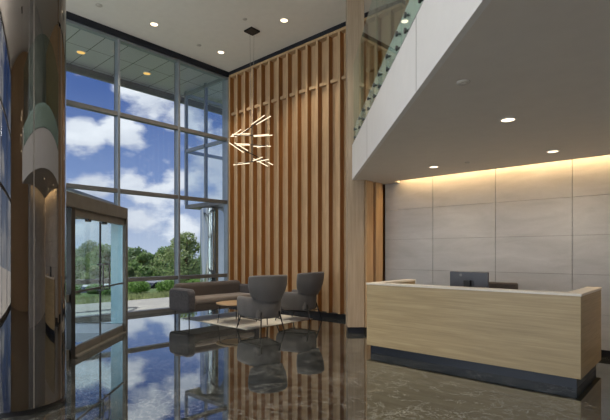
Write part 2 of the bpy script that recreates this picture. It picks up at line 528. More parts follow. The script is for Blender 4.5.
# ================================================================== SETTING
tag(MB().box(-0.15, 15, -13, 0.6, -0.25, 0).build('floor', M['marble'], off=(0, 0, 0)), 'dark veined polished marble floor of the lobby', 'floor', kind='structure')
tag(MB().box(0.0, 15.2, -13.2, 0.6, ZC, ZC + 0.5).build('ceiling', M['ceiling']), 'high flat pale grey lobby ceiling with recessed downlights', 'ceiling', kind='structure')

# slat wall ---------------------------------------------------------
wb = thing('wall_back', 'tall wall of vertical oak fins behind the lounge chairs', 'wall', (0, 0, 0), kind='structure')
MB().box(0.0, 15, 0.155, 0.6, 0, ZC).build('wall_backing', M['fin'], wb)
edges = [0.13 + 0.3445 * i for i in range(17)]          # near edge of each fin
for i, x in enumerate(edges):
    fn = MB().box(x - 0.063, x - 0.002, 0.014, 0.16, 0.11, ZC - 0.10).build('fin', M['finside_shaded'], wb)
    MB().box(x - 0.065, x, 0.0, 0.015, 0.11, ZC - 0.10).build('fin_face', M['fin'], fn, bevel=0.003, seg=1)
for i in range(16):
    MB().box(edges[i], edges[i + 1] - 0.065, 0.06, 0.16, 5.67, 5.75).build('rail', M['fin'], wb)
MB().box(0.02, 5.9, 0.02, 0.16, ZC - 0.10, ZC - 0.001).build('top_reveal', M['navy'], wb)
MB().box(0.0, 5.9, -0.004, 0.16, ZC - 0.16, ZC - 0.10).build('top_rail', M['fin'], wb)
MB().box(0.02, 5.7, 0.015, 0.16, 0.0, 0.11).build('baseboard', M['black'], wb)
tag(MB().box(0.10, 5.55, -0.02, 0.05, ZC - 0.09, ZC - 0.001).build('trim_1', M['navy']), 'dark shadow-gap trim between fin wall and ceiling', 'trim', kind='structure')

# wall above the mezzanine, right of the fins
# stone wall with cove ----------------------------------------------
ws = thing('wall_right', 'grey limestone panel wall behind the reception desk washed by cove light', 'wall', (0, 0, 0), kind='structure')
SY = -0.42
MB().box(5.76, 11.9, SY + 0.03, 0.34, 0, 3.6).build('wall_backing', M['joint'], ws)
xs = [5.76, 6.82, 7.985, 9.15, 10.32, 11.6]
zs_ = [0.10, 0.62, 1.225, 1.83, 2.429, 3.6]
pm = MB()
for i in range(len(xs) - 1):
    for j in range(len(zs_) - 1):
        pm.box(xs[i] + 0.004, xs[i + 1] - 0.004, SY, SY + 0.03, zs_[j] + 0.0025, zs_[j + 1] - 0.0025)
pm.build('stone_panels', M['stone'], ws)
MB().box(5.76, 11.6, SY - 0.008, SY + 0.03, 0, 0.10).build('baseboard', M['black'], ws)
# return wall of stone further right (seen in the polished column)
MB().box(11.6, 15.0, -6.0, 0.34, 0, ZC).build('stone_return', M['stone'], ws)
# short wood return beside the column, facing the desk
wr = thing('wall_return', 'narrow oak return between square column and limestone wall', 'wall', (0, 0, 0), kind='structure')
MB().box(5.60, 5.66, -1.15, 0.0, 0, ZS + 0.5).build('wall_backing', M['backing'], wr)
for y in (-1.15, -0.80):
    MB().box(5.64, 5.78, y + 0.02, y + 0.27, 0.1, ZS + 0.4).build('fin', M['fin'], wr, bevel=0.004, seg=1)
MB().box(5.64, 5.74, -1.15, -0.42, 0, 0.1).build('baseboard', M['black'], wr)

# other walls behind the camera -------------------------------------
wf = thing('wall_front', 'oak fin wall at the far side of the lobby', 'wall', (0, 0, 0), kind='structure')
MB().box(15.0, 15.2, -13.2, 0.6, 0, ZC).build('wall_backing', M['backing'], wf)
for i in range(19):
    y = -12.8 + i * 0.36
    MB().box(14.75, 15.0, y, y + 0.19, 0, ZC - 0.1).build('fin', M['fin'], wf)

# mezzanine ----------------------------------------------------------
E1 = Vector((5.58, -1.32)); E2 = Vector((9.79, -5.85))
EU = (E2 - E1).normalized()                    # along the edge, towards the viewer
EN = Vector((-EU.y, EU.x))                     # into the mezzanine
EL = (11.6 - E1.x) / EU.x
EP = lambda s, w: (E1.x + EU.x * s + EN.x * w, E1.y + EU.y * s + EN.y * w)
mz = thing('mezzanine', 'mezzanine floor slab with white fascia above the reception desk', 'mezzanine', (0, 0, 0), kind='structure')
# soffit stops short of the stone wall: the slot is the light cove
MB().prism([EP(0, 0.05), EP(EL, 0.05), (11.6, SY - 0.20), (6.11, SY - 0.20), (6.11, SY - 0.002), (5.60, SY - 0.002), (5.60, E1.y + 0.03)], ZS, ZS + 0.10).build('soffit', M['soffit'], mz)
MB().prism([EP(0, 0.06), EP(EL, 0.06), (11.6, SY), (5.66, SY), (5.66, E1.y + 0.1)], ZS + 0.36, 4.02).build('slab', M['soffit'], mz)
MB().obox(E1, EU, 0, EL, 0.0, 0.05, ZS, 3.66).build('fascia', M['white'], mz)
MB().obox(E1, EU, 0, EL, 0.07, 0.12, 3.66, 4.08).build('curb', M['white'], mz)
MB().obox(E1, EU, 0, EL, 0.0, 0.07, 3.645, 3.66).build('shadow_gap', M['navy'], mz)
# fascia joint lines
for s in (1.9, 4.75, 7.6):
    MB().obox(E1, EU, s, s + 0.006, -0.002, 0.0, ZS, 3.645).build('fascia_joint', M['joint'], mz)

# curtain wall --------------------------------------------------------
def bay(i, y0, y1, label):
    w = thing('window_%d' % i, label, 'window', (0, (y0 + y1) / 2, 0), kind='structure')
    off = w.location.copy()
    b = lambda n, m, x0, x1, ya, yb, z0, z1, bv=0.0: MB().box(x0, x1, ya, yb, z0, z1).build(n, M[m], w, off=off, bevel=bv, seg=1)
    b('mullion', 'alu', -0.10, 0.06, y0 - 0.03, y0 + 0.03, 0.06, ZC - 0.12, 0.004)
    b('mullion_cap', 'aludark', -0.14, -0.10, y0 - 0.035, y0 + 0.035, 0.06, ZC - 0.12)
    for z, nm in ((T3, 'transom'), (T2, 'transom'), (T1, 'transom')):
        b(nm, 'aludark', -0.10, 0.05, y0 + 0.03, y1 - 0.03, z - 0.05, z + 0.05, 0.004)
    b('head', 'navy', -0.10, 0.10, y0, y1, ZC - 0.15, ZC - 0.001)
    b('head_rail', 'alu', -0.10, 0.05, y0 + 0.03, y1 - 0.03, ZC - 0.21, ZC - 0.15)
    b('sill', 'aludark', -0.12, 0.08, y0, y1, 0.0, 0.09)
    p = MB()
    for z0, z1 in ((0.09, T3 - 0.05), (T3 + 0.05, T2 - 0.05), (T2 + 0.05, T1 - 0.05), (T1 + 0.05, ZC - 0.21)):
        p.box(-0.035, -0.025, y0 + 0.03, y1 - 0.03, z0, z1)
    p.build('pane', M['glass'], w, off=off)
    return w
yb = [0.0 - 0.0] + [-1.67 * i for i in range(1, 8)]
labs = ['tall glazed bay beside the oak fins behind the sofa', 'tall glazed bay just beside the glass entrance box, left of the sofa',
        'tall glazed bay above the glass entrance box', 'tall glazed bay next to the polished column', 'glazed bay behind the polished column',
        'glazed bay beyond the polished column', 'end glazed bay of the facade']
for i in range(7):
    bay(i + 1, yb[i + 1], yb[i] if i else -0.0, labs[i])
tag(MB().box(-0.12, 0.07, -0.03, 0.04, 0.0, ZC - 0.01).build('trim_2', M['alu']), 'grey corner post where facade meets oak fins', 'trim', kind='structure')
# rear glazed facade behind the camera
wr2 = thing('window_8', 'rear glazed facade of the lobby', 'window', (7.5, -13, 0), kind='structure')
for k in range(7):
    x = 0.1 + k * 2.46
    MB().box(x - 0.05, x + 0.05, -13.1, -12.95, 0, ZC).build('mullion', M['alu'], wr2, off=wr2.location)
for z in (0.05, T2, T1, ZC - 0.1):
    MB().box(0.1, 14.9, -13.1, -12.95, z - 0.05, z + 0.05).build('transom', M['aludark'], wr2, off=wr2.location)
MB().box(0.1, 14.9, -13.04, -13.03, 0.1, ZC - 0.1).build('pane', M['glass'], wr2, off=wr2.location)
tag(MB().box(0, 0.16, -13.1, -11.69, 0, ZC).build('wall_left', M['aludark']), 'metal end pier of the facade', 'wall', kind='structure')

# roof overhang -------------------------------------------------------
rf = thing('roof_overhang', 'glossy metal roof overhang outside the upper windows', 'roof', (-1.5, -4, ZC), kind='structure')
MB().box(-2.85, -0.12, -16, 6, ZC + 0.02, ZC + 0.12).build('soffit_panels', M['soffitmetal'], rf, off=rf.location)
MB().box(-2.95, -2.85, -16, 6, ZC - 0.18, ZC + 0.5).build('edge_beam', M['aludark'], rf, off=rf.location)
MB().box(-2.85, 0.0, -16, 6, ZC + 0.12, ZC + 0.5).build('roof_deck', M['aludark'], rf, off=rf.location)

# ground outside -------------------------------------------------------
tag(MB().box(-3.9, -0.14, -30, 30, -0.4, -0.05).build('plaza', M['plaza'], off=(0, 0, 0)), 'pale concrete walk outside the glass', 'paving', kind='structure')
tag(MB().box(-0.14, 40, -60, -13.2, -0.4, -0.05).box(-3.9, -0.14, -60, -30, -0.4, -0.05).build('bounce_court', M['bounce_court'], off=(0, 0, 0)), 'unseen pale paving added outside the rear facade to bounce sunlight', 'paving', kind='structure')  # unseen bright paving, added to bounce sunlight up into the hall
gm = MB()
prof = [(-3.9, -0.10), (-8.6, -0.10), (-10.5, -1.25), (-20, -2.2), (-45, -4.0), (-90, -5.0)]
for (xa, za), (xb, zb) in zip(prof, prof[1:]):
    gm.add([(xa, -60, za), (xa, 140, za), (xb, 140, zb), (xb, -60, zb)], [(0, 1, 2, 3)])
tag(gm.build('lawn', M['soil'], off=(0, 0, 0)), 'sloping lawn beyond the concrete walk', 'lawn', kind='structure')
tag(MB().add([(-11.0, -60, -1.28), (-11.0, 140, -1.28), (-15.0, 140, -1.68), (-15.0, -60, -1.68)], [(0, 1, 2, 3)]).build('road', M['road'], off=(0, 0, 0)), 'asphalt drive behind the hedges', 'road', kind='structure')

# ================================================================== THINGS
# square wood column at the mezzanine corner
cu = Vector((EN.x, EN.y))                        # front face direction
cb = -EU                                         # away from the viewer
cp = Vector((5.515, -1.385))
wc = thing('square_column', 'square oak-clad column rising beside the reception desk to the ceiling', 'column', (5.6, -1.2, 0))
n_ = lambda s, d: (cp.x + cu.x * s + cb.x * d, cp.y + cu.y * s + cb.y * d)
MB().prism([n_(0, 0), n_(0.33, 0), n_(0.33, 0.30), n_(0, 0.30)], 0.11, ZC - 0.001).build('cladding', M['colwood'], wc, off=wc.location, bevel=0.004, seg=1)
MB().prism([n_(0.01, 0.01), n_(0.32, 0.01), n_(0.32, 0.29), n_(0.01, 0.29)], 0.0, 0.11).build('plinth', M['navy'], wc, off=wc.location)

# glass balustrade
gb = thing('glass_balustrade', 'frameless glass balustrade fixed by steel buttons along the mezzanine edge', 'railing', (E1.x, E1.y, 3.66))
J = [0.02, 1.14, 2.60, 4.06, 5.52, 6.98, 8.44]
for a, b in zip(J, J[1:]):
    MB().obox(E1, EU, a + 0.006, b - 0.006, 0.022, 0.034, 3.668, 5.22).build('glass_panel', M['railglass'], gb, off=gb.location)
    L = b - a
    for q in ((0.16, 0.53, 0.90) if L > 1.3 else (0.2, 0.8)):
        s = a + q * L
        for z in (3.745, 3.90):
            p0 = EP(s, 0.0); p1 = EP(s, 0.07)
            m0 = EP(s, 0.021)
            MB().tube([(p0[0], p0[1], z), (m0[0], m0[1], z)], 0.028, 12).tube([(m0[0], m0[1], z), (p1[0], p1[1], z)], 0.014, 8).build('standoff_button', M['darksteel'], gb, off=gb.location, smooth=False)

# polished round column inside
CX, CY, CR = 5.46, -6.95, 0.43
pc = thing('polished_column', 'large mirror-polished round column in the foreground beside the entrance', 'column', (CX, CY, 0))
MB().lathe([(CR, 0.05), (CR, ZC - 0.001)], (CX, CY, 0), 128, False).build('shaft', M['mirror'], pc, off=pc.location, smooth=True)
MB().lathe([(CR - 0.01, 0.0), (CR - 0.01, 0.052)], (CX, CY, 0), 96).build('base_ring', M['black'], pc, off=pc.location)
to_cam = math.atan2(CAM.y - CY, CAM.x - CX)
for dth in (0.29, 1.02, -0.85):
    ph = to_cam + dth
    c_, s_ = math.cos(ph), math.sin(ph)
    MB().obox((CX + c_ * (CR - 0.004), CY + s_ * (CR - 0.004)), (-s_, c_), -0.004, 0.004, -0.006, 0.002, 0.05, ZC - 0.002).build('seam', M['joint'], pc, off=pc.location)

# round column outside under the wing
QX, QY = -1.45, 0.56
oc = thing('outdoor_column', 'polished steel round column outside under the glazed wing', 'column', (QX, QY, -0.05))
MB().lathe([(0.43, -0.05), (0.43, 3.02)], (QX, QY, 0), 96, False).build('shaft', M['mirrorout'], oc, off=oc.location, smooth=True)
MB().lathe([(0.45, -0.05), (0.45, 0.05)], (QX, QY, 0), 64).build('base_ring', M['aludark'], oc, off=oc.location)

# glazed upper wing outside
wg = thing('building_wing', 'glazed upper storey wing overhanging outside beside the oak fin wall', 'building', (-1.2, 1.5, 3.05))
wl = wg.location.copy()
MB().box(-2.25, -0.13, 0.0, 4.0, 3.04, 3.16).build('floor_slab', M['aludark'], wg, off=wl)
for z in (T1, ZC - 0.12):
    MB().box(-2.25, -0.13, -0.02, 0.06, z - 0.05, z + 0.05).build('transom', M['alu'], wg, off=wl)
    MB().box(-2.27, -2.19, 0.06, 4.0, z - 0.05, z + 0.05).build('transom', M['alu'], wg, off=wl)
for x in (-2.22, -1.12, -0.17):
    MB().box(x - 0.035, x + 0.035, -0.02, 0.08, 3.16, ZC - 0.02).build('mullion', M['alu'], wg, off=wl)
for y in (2.0, 3.96):
    MB().box(-2.27, -2.18, y - 0.035, y + 0.035, 3.16, ZC - 0.02).build('mullion', M['alu'], wg, off=wl)
MB().box(-2.185, -0.2, 0.02, 0.035, 3.16, ZC - 0.17).build('glass_front', M['wingglass'], wg, off=wl)
MB().box(-2.24, -2.225, 0.06, 3.92, 3.16, ZC - 0.17).build('glass_side', M['wingglass'], wg, off=wl)
MB().box(-2.2, -0.13, 3.97, 3.985, 3.16, ZC).build('glass_rear', M['wingglass'], wg, off=wl)

# entrance box ---------------------------------------------------------
VP = Vector((2.19, -4.17)); VU = Vector((0.7071, -0.7071))   # front line, towards the viewer
VI = Vector((-0.7071, -0.7071))                              # inward of the box (to outdoors)
ev = thing('entrance_vestibule', 'glass entrance box with bronze header and double glass doors', 'entrance', (VP.x, VP.y, 0))
vl = ev.location.copy()
VLEN = 3.95
def vb(name, m, s0, s1, w0, w1, z0, z1, par=None, bv=0.0):
    # w positive = outward into the lobby (left normal of VU is (0.707,0.707))
    return MB().obox(VP, VU, s0, s1, w0, w1, z0, z1).build(name, M[m], par or ev, off=vl, bevel=bv, seg=1)
vb('header', 'bronze', 0, VLEN, -0.16, 0.0, 2.22, 2.44, bv=0.006)
vb('corner_post', 'bronze', 0, 0.10, -0.07, 0.0, 0, 2.22, bv=0.004)
vb('jamb_post', 'black', 2.23, 2.36, -0.14, -0.01, 0, 2.22)
vb('door_header', 'bronze', 0.10, 2.23, -0.12, -0.03, 2.10, 2.22)
vb('threshold', 'bronze', 0.10, 2.23, -0.14, 0.02, 0, 0.02)
sl = vb('sidelight', 'doorglass', 2.36, VLEN, -0.09, -0.078, 0.15, 2.22)
vb('sidelight_rail', 'bronze', 2.36, VLEN, -0.12, -0.04, 0.84, 0.95, sl)
vb('sidelight_base', 'bronze', 2.36, VLEN, -0.12, -0.04, 0.0, 0.15, sl)
for (s0, s1, sh) in ((0.13, 1.14, 1.03), (1.16, 2.20, 1.30)):
    dr = vb('door_leaf', 'doorglass', s0, s1, -0.085, -0.073, 0.14, 2.09)
    vb('bottom_rail', 'bronze', s0, s1, -0.105, -0.053, 0.025, 0.14, dr)
    vb('top_clamp', 'black', (s1 - 0.22) if s0 < 1 else (s0 + 0.42), (s1 - 0.12) if s0 < 1 else (s0 + 0.52), -0.11, -0.048, 2.06, 2.16, dr)
    vb('push_bar', 'darksteel', s0 + 0.02, s1 - 0.02, -0.05, -0.03, 0.955, 0.985, dr)
    vb('meeting_edge', 'black', (s1 - 0.012) if s0 < 1 else s0, s1 if s0 < 1 else (s0 + 0.012), -0.088, -0.07, 0.14, 2.09, dr)
    q = lambda w, z: (VP.x + VU.x * sh + 0.7071 * w, VP.y + VU.y * sh + 0.7071 * w, z)
    MB().tube([q(-0.07, 1.36), q(0.02, 1.36), q(0.03, 1.35), q(0.03, 0.94), q(0.02, 0.93), q(-0.07, 0.93)], 0.014, 8).build('pull_handle', M['darksteel'], dr, off=vl, smooth=True)
# side wall to the facade
def vs_(name, m, s0, s1, w0, w1, z0, z1, bv=0.0):
    return MB().obox(VP, VI, s0, s1, w0, w1, z0, z1).build(name, M[m], ev, off=vl, bevel=bv, seg=1)
vs_('side_panel', 'bluepanel', 0.03, 0.30, 0.02, 0.08, 0.17, 2.36)
vs_('side_sill', 'alu', 0.07, 2.95, 0.0, 0.14, 0.0, 0.17)
vs_('side_head', 'bronze', 0.07, 2.95, 0.0, 0.10, 2.22, 2.36)
vs_('side_glass', 'doorglass', 0.30, 2.95, 0.04, 0.052, 0.17, 2.22)
ve = VP + VU * VLEN
MB().prism([(VP.x - 0.1, VP.y - 0.0), (0.1, -6.26), (0.1, -8.5), (3.3, -8.5), (ve.x - 0.1, ve.y)], 2.36, 2.40).build('roof_panel', M['aludark'], ev, off=vl)

# glass canopy outside the entrance
cn = thing('entrance_canopy', 'thin glass canopy outside above the entrance box', 'canopy', (-1.5, -5, 3.05))
MB().prism([(-0.14, -4.70), (-3.0, -2.09), (-3.2, -8.5), (-0.14, -8.5)], 3.10, 3.115).build('canopy_glass', M['doorglass'], cn, off=cn.location)
cd = (Vector((-3.0, -2.09)) - Vector((-0.14, -4.70)))
MB().obox((-0.14, -4.70), cd.normalized(), 0, cd.length, -0.03, 0.03, 3.05, 3.12).build('edge_beam', M['aludark'], cn, off=cn.location)
MB().box(-3.23, -2.97, -8.5, -2.09, 3.05, 3.12).build('edge_beam', M['aludark'], cn, off=cn.location)

# downlights -----------------------------------------------------------
def downlight(x, y, z, r, label, group, watts, name='downlight', size=1.75, col=(1.0, 0.86, 0.68), lens='lens'):
    t = thing(name, label, 'downlight', (x, y, z - 0.012), 0, group)
    MB().lathe([(r * 0.80, 0.0), (r, 0.0), (r, 0.011), (r * 0.80, 0.011), (r * 0.80, 0.0)], (0, 0, 0), 32, False).build('trim_ring', M['trimw'], t, smooth=False)
    MB().lathe([(r * 0.80, 0.004), (r * 0.80, 0.009)], (0, 0, 0), 32).build('lens', M[lens], t)
    if watts: spot((x, y, z - 0.03), watts, size, col, r * 0.7)
    return t
G1 = 'downlights in the hall ceiling'
vis = [(1.02, -2.95, 'ceiling downlight over the tall windows, nearest the polished column'), (1.0, -0.99, 'ceiling downlight near the corner of windows and oak fins'),
       (3.42, -1.02, 'ceiling downlight beside the chandelier mount, nearest the mezzanine')]
for x, y, l in vis: downlight(x, y, ZC, 0.105, l, G1, DOWN_W)
k_ = 0
for x in (3.42, 5.85, 8.28, 10.7):
    for y in (-2.95, -4.9, -6.9, -8.9, -10.9):
        s = (x - E1.x) * EN.x + (y - E1.y) * EN.y
        if s > -0.4 or (abs(x - CX) < 0.7 and abs(y - CY) < 0.7): continue
        downlight(x, y, ZC, 0.105, 'ceiling downlight in the part of the hall behind the viewer', G1 + ' out of view', DOWN_W)
G2 = 'downlights under the mezzanine'
for x, y, l in [(9.15, -3.42, 'largest soffit downlight, nearest the viewer, above the desk front'), (9.12, -1.45, 'soffit downlight close to the glowing cove at the far right'),
                (7.38, -1.52, 'soffit downlight nearest the square oak column')]:
    downlight(x, y, ZS, 0.085, l, G2, MEZZ_W, size=2.6)
for x, y in ():
    downlight(x, y, ZS, 0.085, 'soffit downlight out to the side of the desk', G2 + ' out of view', MEZZ_W, size=2.6)
for x, y, l in [(-1.85, -3.49, 'outdoor downlight in the roof overhang nearest the polished column'), (-1.85, -1.58, 'outdoor downlight in the roof overhang near the wing')]:
    downlight(x, y, ZC + 0.02, 0.13, l, 'downlights in the roof overhang', 0, 'outdoor_downlight', lens='lensdim')

# unseen uplights added on the rear mullions to brighten the ceiling
for i, x in enumerate((2.56, 5.02, 7.48, 9.94)):
    t = thing('added_uplight', 'unseen uplight added on a rear facade post to brighten the ceiling', 'added light', (x, -12.87, 4.0), 0, 'added rear uplights')
    MB().lathe([(0.05, 0), (0.075, 0.05), (0.085, 0.14), (0.07, 0.14), (0.05, 0.06)], (0, 0, 0), 24, False).build('shade', M['aludark'], t)
    MB().lathe([(0.05, 0.06), (0.05, 0.08)], (0, 0, 0), 24).build('lens', M['lens'], t)
    l = spot((x, -12.87, 4.1), UP_W, 2.9, (1.0, 0.94, 0.86), 0.05, 0.9); l.rotation_euler = (PI - 0.5, 0, 0)

# detectors and sprinklers
def detector(x, y, z, r, label, name='smoke_detector', cat='detector'):
    t = MB().lathe([(r, 0.02), (r, 0.010), (r * 0.8, 0.004), (r * 0.35, 0.003), (r * 0.3, 0.0), (0.002, 0.0)], (x, y, z - 0.021), 24)
    return tag(t.build(name, M['detector'], smooth=False), label, cat)
detector(9.22, -4.75, ZS, 0.055, 'small round smoke detector on the soffit beside the white fascia')
detector(7.93, -1.51, ZS, 0.035, 'tiny sprinkler cap on the soffit beside the downlight near the column', 'sprinkler_cap', 'sprinkler')
detector(0.87, -4.17, ZC, 0.07, 'round sprinkler cap on the ceiling nearest the polished column', 'sprinkler_cap', 'sprinkler')
detector(0.90, -1.62, ZC, 0.06, 'small sprinkler cap on the ceiling above the window bay', 'sprinkler_cap', 'sprinkler')
detector(2.78, -1.66, ZC, 0.05, 'small sprinkler cap on the ceiling beside the chandelier mount', 'sprinkler_cap', 'sprinkler')

# cove strip -----------------------------------------------------------
cv = thing('cove_light', 'warm light strip hidden in the slot above the limestone wall', 'light strip', (8.8, SY - 0.17, ZS + 0.1))
MB().box(6.13, 11.58, SY - 0.26, SY - 0.20, ZS + 0.10, ZS + 0.14).build('channel', M['steel'], cv, off=cv.location)
MB().box(6.13, 11.58, SY - 0.245, SY - 0.215, ZS + 0.14, ZS + 0.15).build('led_strip', M['strip'], cv, off=cv.location)
area('cove_glow', (8.85, SY - 0.10, ZS + 0.20), 5.3, 0.05, (math.radians(24), 0, 0), COVE_W * 5.4, (1.0, 0.66, 0.30))
# cove on the return wall
area('cove_glow', (11.42, -3.2, ZS - 0.02), 0.05, 5.2, (0, math.radians(-18), 0), COVE_W * 1.0, (1.0, 0.66, 0.30))

# chandelier -----------------------------------------------------------
HX, HY = 2.50, -1.20
ch = thing('chandelier', 'branching chandelier of thin glowing tubes hung before the oak fins', 'chandelier', (HX, HY, 3.8))
hl = ch.location.copy()
MB().box(HX - 0.14, HX + 0.14, HY - 0.14, HY + 0.14, ZC - 0.04, ZC - 0.001).build('ceiling_mount', M['black'], ch, off=hl, bevel=0.005, seg=1)
R_ = Vector((0.742, 0.670)); F_ = Vector((-0.670, 0.742))
def HP(px, py, d=0.0):
    """point near the chandelier axis: px, py in metres across and up from its centre, d further from the viewer"""
    return (HX + R_.x * px + F_.x * d, HY + R_.y * px + F_.y * d, 4.27 + py)
kx = 10.80 / 447.2
def HQ(x, y, d=0.0):
    return HP((x - 250.5) * kx * (1 + d / 10.8), (140.5 - y) * kx * (1 + d / 10.8) + 0.25 * d, d)
for x in (-0.05, 0.05):
    MB().tube([HP(x, ZC - 4.27 - 0.04), HP(x * 0.4, 0.40)], 0.004, 6).build('cable', M['steel'], ch, off=hl)
MB().tube([HP(0.0, 0.42), HP(0.0, -0.50)], 0.013, 8).build('stem', M['black'], ch, off=hl)
arms = [((237, 134.5, 0.25), (263, 117.5, -0.25), [((228.0, 135.8), (238.5, 128.6)), ((232.5, 136.2), (246.5, 127.2)), ((251, 123.8), (264.5, 114.3)), ((256, 123.8), (270.7, 115.2))]),
        ((232, 135.0, 0.1), (268, 134.6, -0.1), [((228.5, 135.6), (247.5, 134.0)), ((230, 133.6), (248, 132.6)), ((253, 135.7), (271.6, 134.3)), ((252.5, 134.8), (268, 133.6))]),
        ((234, 143.2, -0.1), (266, 145.3, 0.1), [((234, 143.0), (248.4, 143.4)), ((236, 144.4), (249, 144.2)), ((251.5, 145.5), (269, 145.5)), ((255, 146.6), (266, 144.6))]),
        ((233, 144.5, -0.2), (266, 161.5, 0.2), [((228.7, 142.0), (243, 151.8)), ((234, 142.0), (247.5, 150.0)), ((251, 158), (265.5, 165.7)), ((256.5, 156.8), (270.7, 164.3))]),
        ((233, 163.6, 0.15), (266, 158.5, -0.15), [((231, 164.2), (247.5, 162.5)), ((236, 162.6), (246, 161.6)), ((252, 160.2), (262, 156.4)), ((256, 161.2), (268, 158.6))])]
for (a, b, tubes) in arms:
    arm = MB().tube([HQ(*a), HQ(*b)], 0.011, 8).build('arm', M['black'], ch, off=hl)
    am = ((a[0] + b[0]) / 2, (a[1] + b[1]) / 2)
    for (p, q) in tubes:
        d = a[2] if (p[0] + q[0]) / 2 < 250 else b[2]
        MB().tube([HQ(p[0], p[1], d), HQ(q[0], q[1], d)], 0.0105, 8).build('light_tube', M['tube'], arm, off=hl)
# a second chandelier of the same kind further along the hall (mirrored in the polished column)
c2 = dup(ch); c2.location = (12.5, -8.0, 3.8)
tag(c2, 'second tube chandelier far behind the viewer, seen mirrored in the polished column', 'chandelier')

# rug -------------------------------------------------------------------
tag(MB().box(1.45, 3.78, -2.46, -0.42, 0.0, 0.008).build('area_rug', M['rug']), 'flat oatmeal rug under the coffee table and lounge chairs', 'rug')

# sofa --------------------------------------------------------------------
sx0, sx1, sy0, sy1 = 1.44, 2.29, -2.84, -0.74
so = thing('sofa', 'long low brown-grey sofa with charcoal arms on thin black legs', 'sofa', ((sx0 + sx1) / 2, (sy0 + sy1) / 2, 0))
ol = so.location.copy()
MB().box(sx0 + 0.10, sx1 - 0.03, sy0 + 0.12, sy1 - 0.12, 0.25, 0.43).build('base', M['sofa'], so, off=ol, bevel=0.05, seg=4)
MB().box(sx0 + 0.22, sx1, sy0 + 0.17, sy1 - 0.17, 0.415, 0.54).build('seat_cushion', M['sofaseat'], so, off=ol, bevel=0.045, seg=4)
MB().box(sx0, sx0 + 0.26, sy0 + 0.10, sy1 - 0.10, 0.30, 0.85).build('backrest', M['sofa'], so, off=ol, bevel=0.10, seg=5)
for a, b in ((sy0, sy0 + 0.19), (sy1 - 0.19, sy1)):
    rp = []
    for (cx_, cz_, a0, rr) in ((sx1 - 0.13, 0.625, 0, 0.13), (sx0 + 0.14, 0.635, 90, 0.12), (sx0 + 0.12, 0.34, 180, 0.10), (sx1 - 0.10, 0.34, 270, 0.10)):
        for k in range(7):
            t_ = math.radians(a0 + 15 * k)
            rp.append((cx_ + rr * math.cos(t_), cz_ + rr * math.sin(t_)))
    n = len(rp); am = MB()
    am.add([(x, a, z) for x, z in rp] + [(x, b, z) for x, z in rp], [tuple(range(n)), tuple(range(2 * n - 1, n - 1, -1))] + [(i, (i + 1) % n, n + (i + 1) % n, n + i) for i in range(n)])
    am.build('armrest', M['sofaarm'], so, off=ol, bevel=0.05, seg=4)
for x in (sx0 + 0.16, sx1 - 0.12):
    for y in (sy0 + 0.09, sy1 - 0.09):
        MB().tube([(x, y, 0.28), (x, y, 0.008 if y > -2.46 else 0.0)], 0.013, 8).build('leg', M['black'], so, off=ol)
for y in (sy0 + 0.09, sy1 - 0.09):
    MB().tube([(sx0 + 0.16, y, 0.235), (sx1 - 0.12, y, 0.235)], 0.011, 8).build('leg_rail', M['black'], so, off=ol)

# coffee table ---------------------------------------------------------------
tx, ty = 2.90, -1.98
ct = thing('coffee_table', 'round wooden coffee table on thin black legs in front of the sofa', 'table', (tx, ty, 0.009))
tl = ct.location.copy()
MB().lathe([(0.455, 0.425), (0.47, 0.43), (0.47, 0.447), (0.462, 0.452)], (tx, ty, 0), 48).build('tabletop', M['tabletop'], ct, off=tl)
for k in range(4):
    a = 0.95 + k * PI / 2
    MB().tube([(tx + 0.38 * math.cos(a), ty + 0.38 * math.sin(a), 0.425), (tx + 0.43 * math.cos(a), ty + 0.43 * math.sin(a), 0.009)], 0.009, 8).build('leg', M['black'], ct, off=tl)
MB().lathe([(0.375, 0.41), (0.39, 0.41), (0.39, 0.425), (0.375, 0.425), (0.375, 0.41)], (tx, ty, 0), 48, False).build('leg_ring', M['black'], ct, off=tl)

# lounge chairs -----------------------------------------------------------------
def loft(path, prof):
    """closed profile loops along a path of (point, outward dir); prof = [(out, z)...]"""
    vs = []; fs = []
    n = len(prof)
    for p, d in path:
        vs += [(p[0] + d[0] * o, p[1] + d[1] * o, z) for o, z in prof]
    for i in range(len(path) - 1):
        for k in range(n):
            fs.append((i * n + k, i * n + (k + 1) % n, (i + 1) * n + (k + 1) % n, (i + 1) * n + k))
    fs.append(tuple(range(n)))
    fs.append(tuple((len(path) - 1) * n + k for k in range(n - 1, -1, -1)))
    return vs, fs

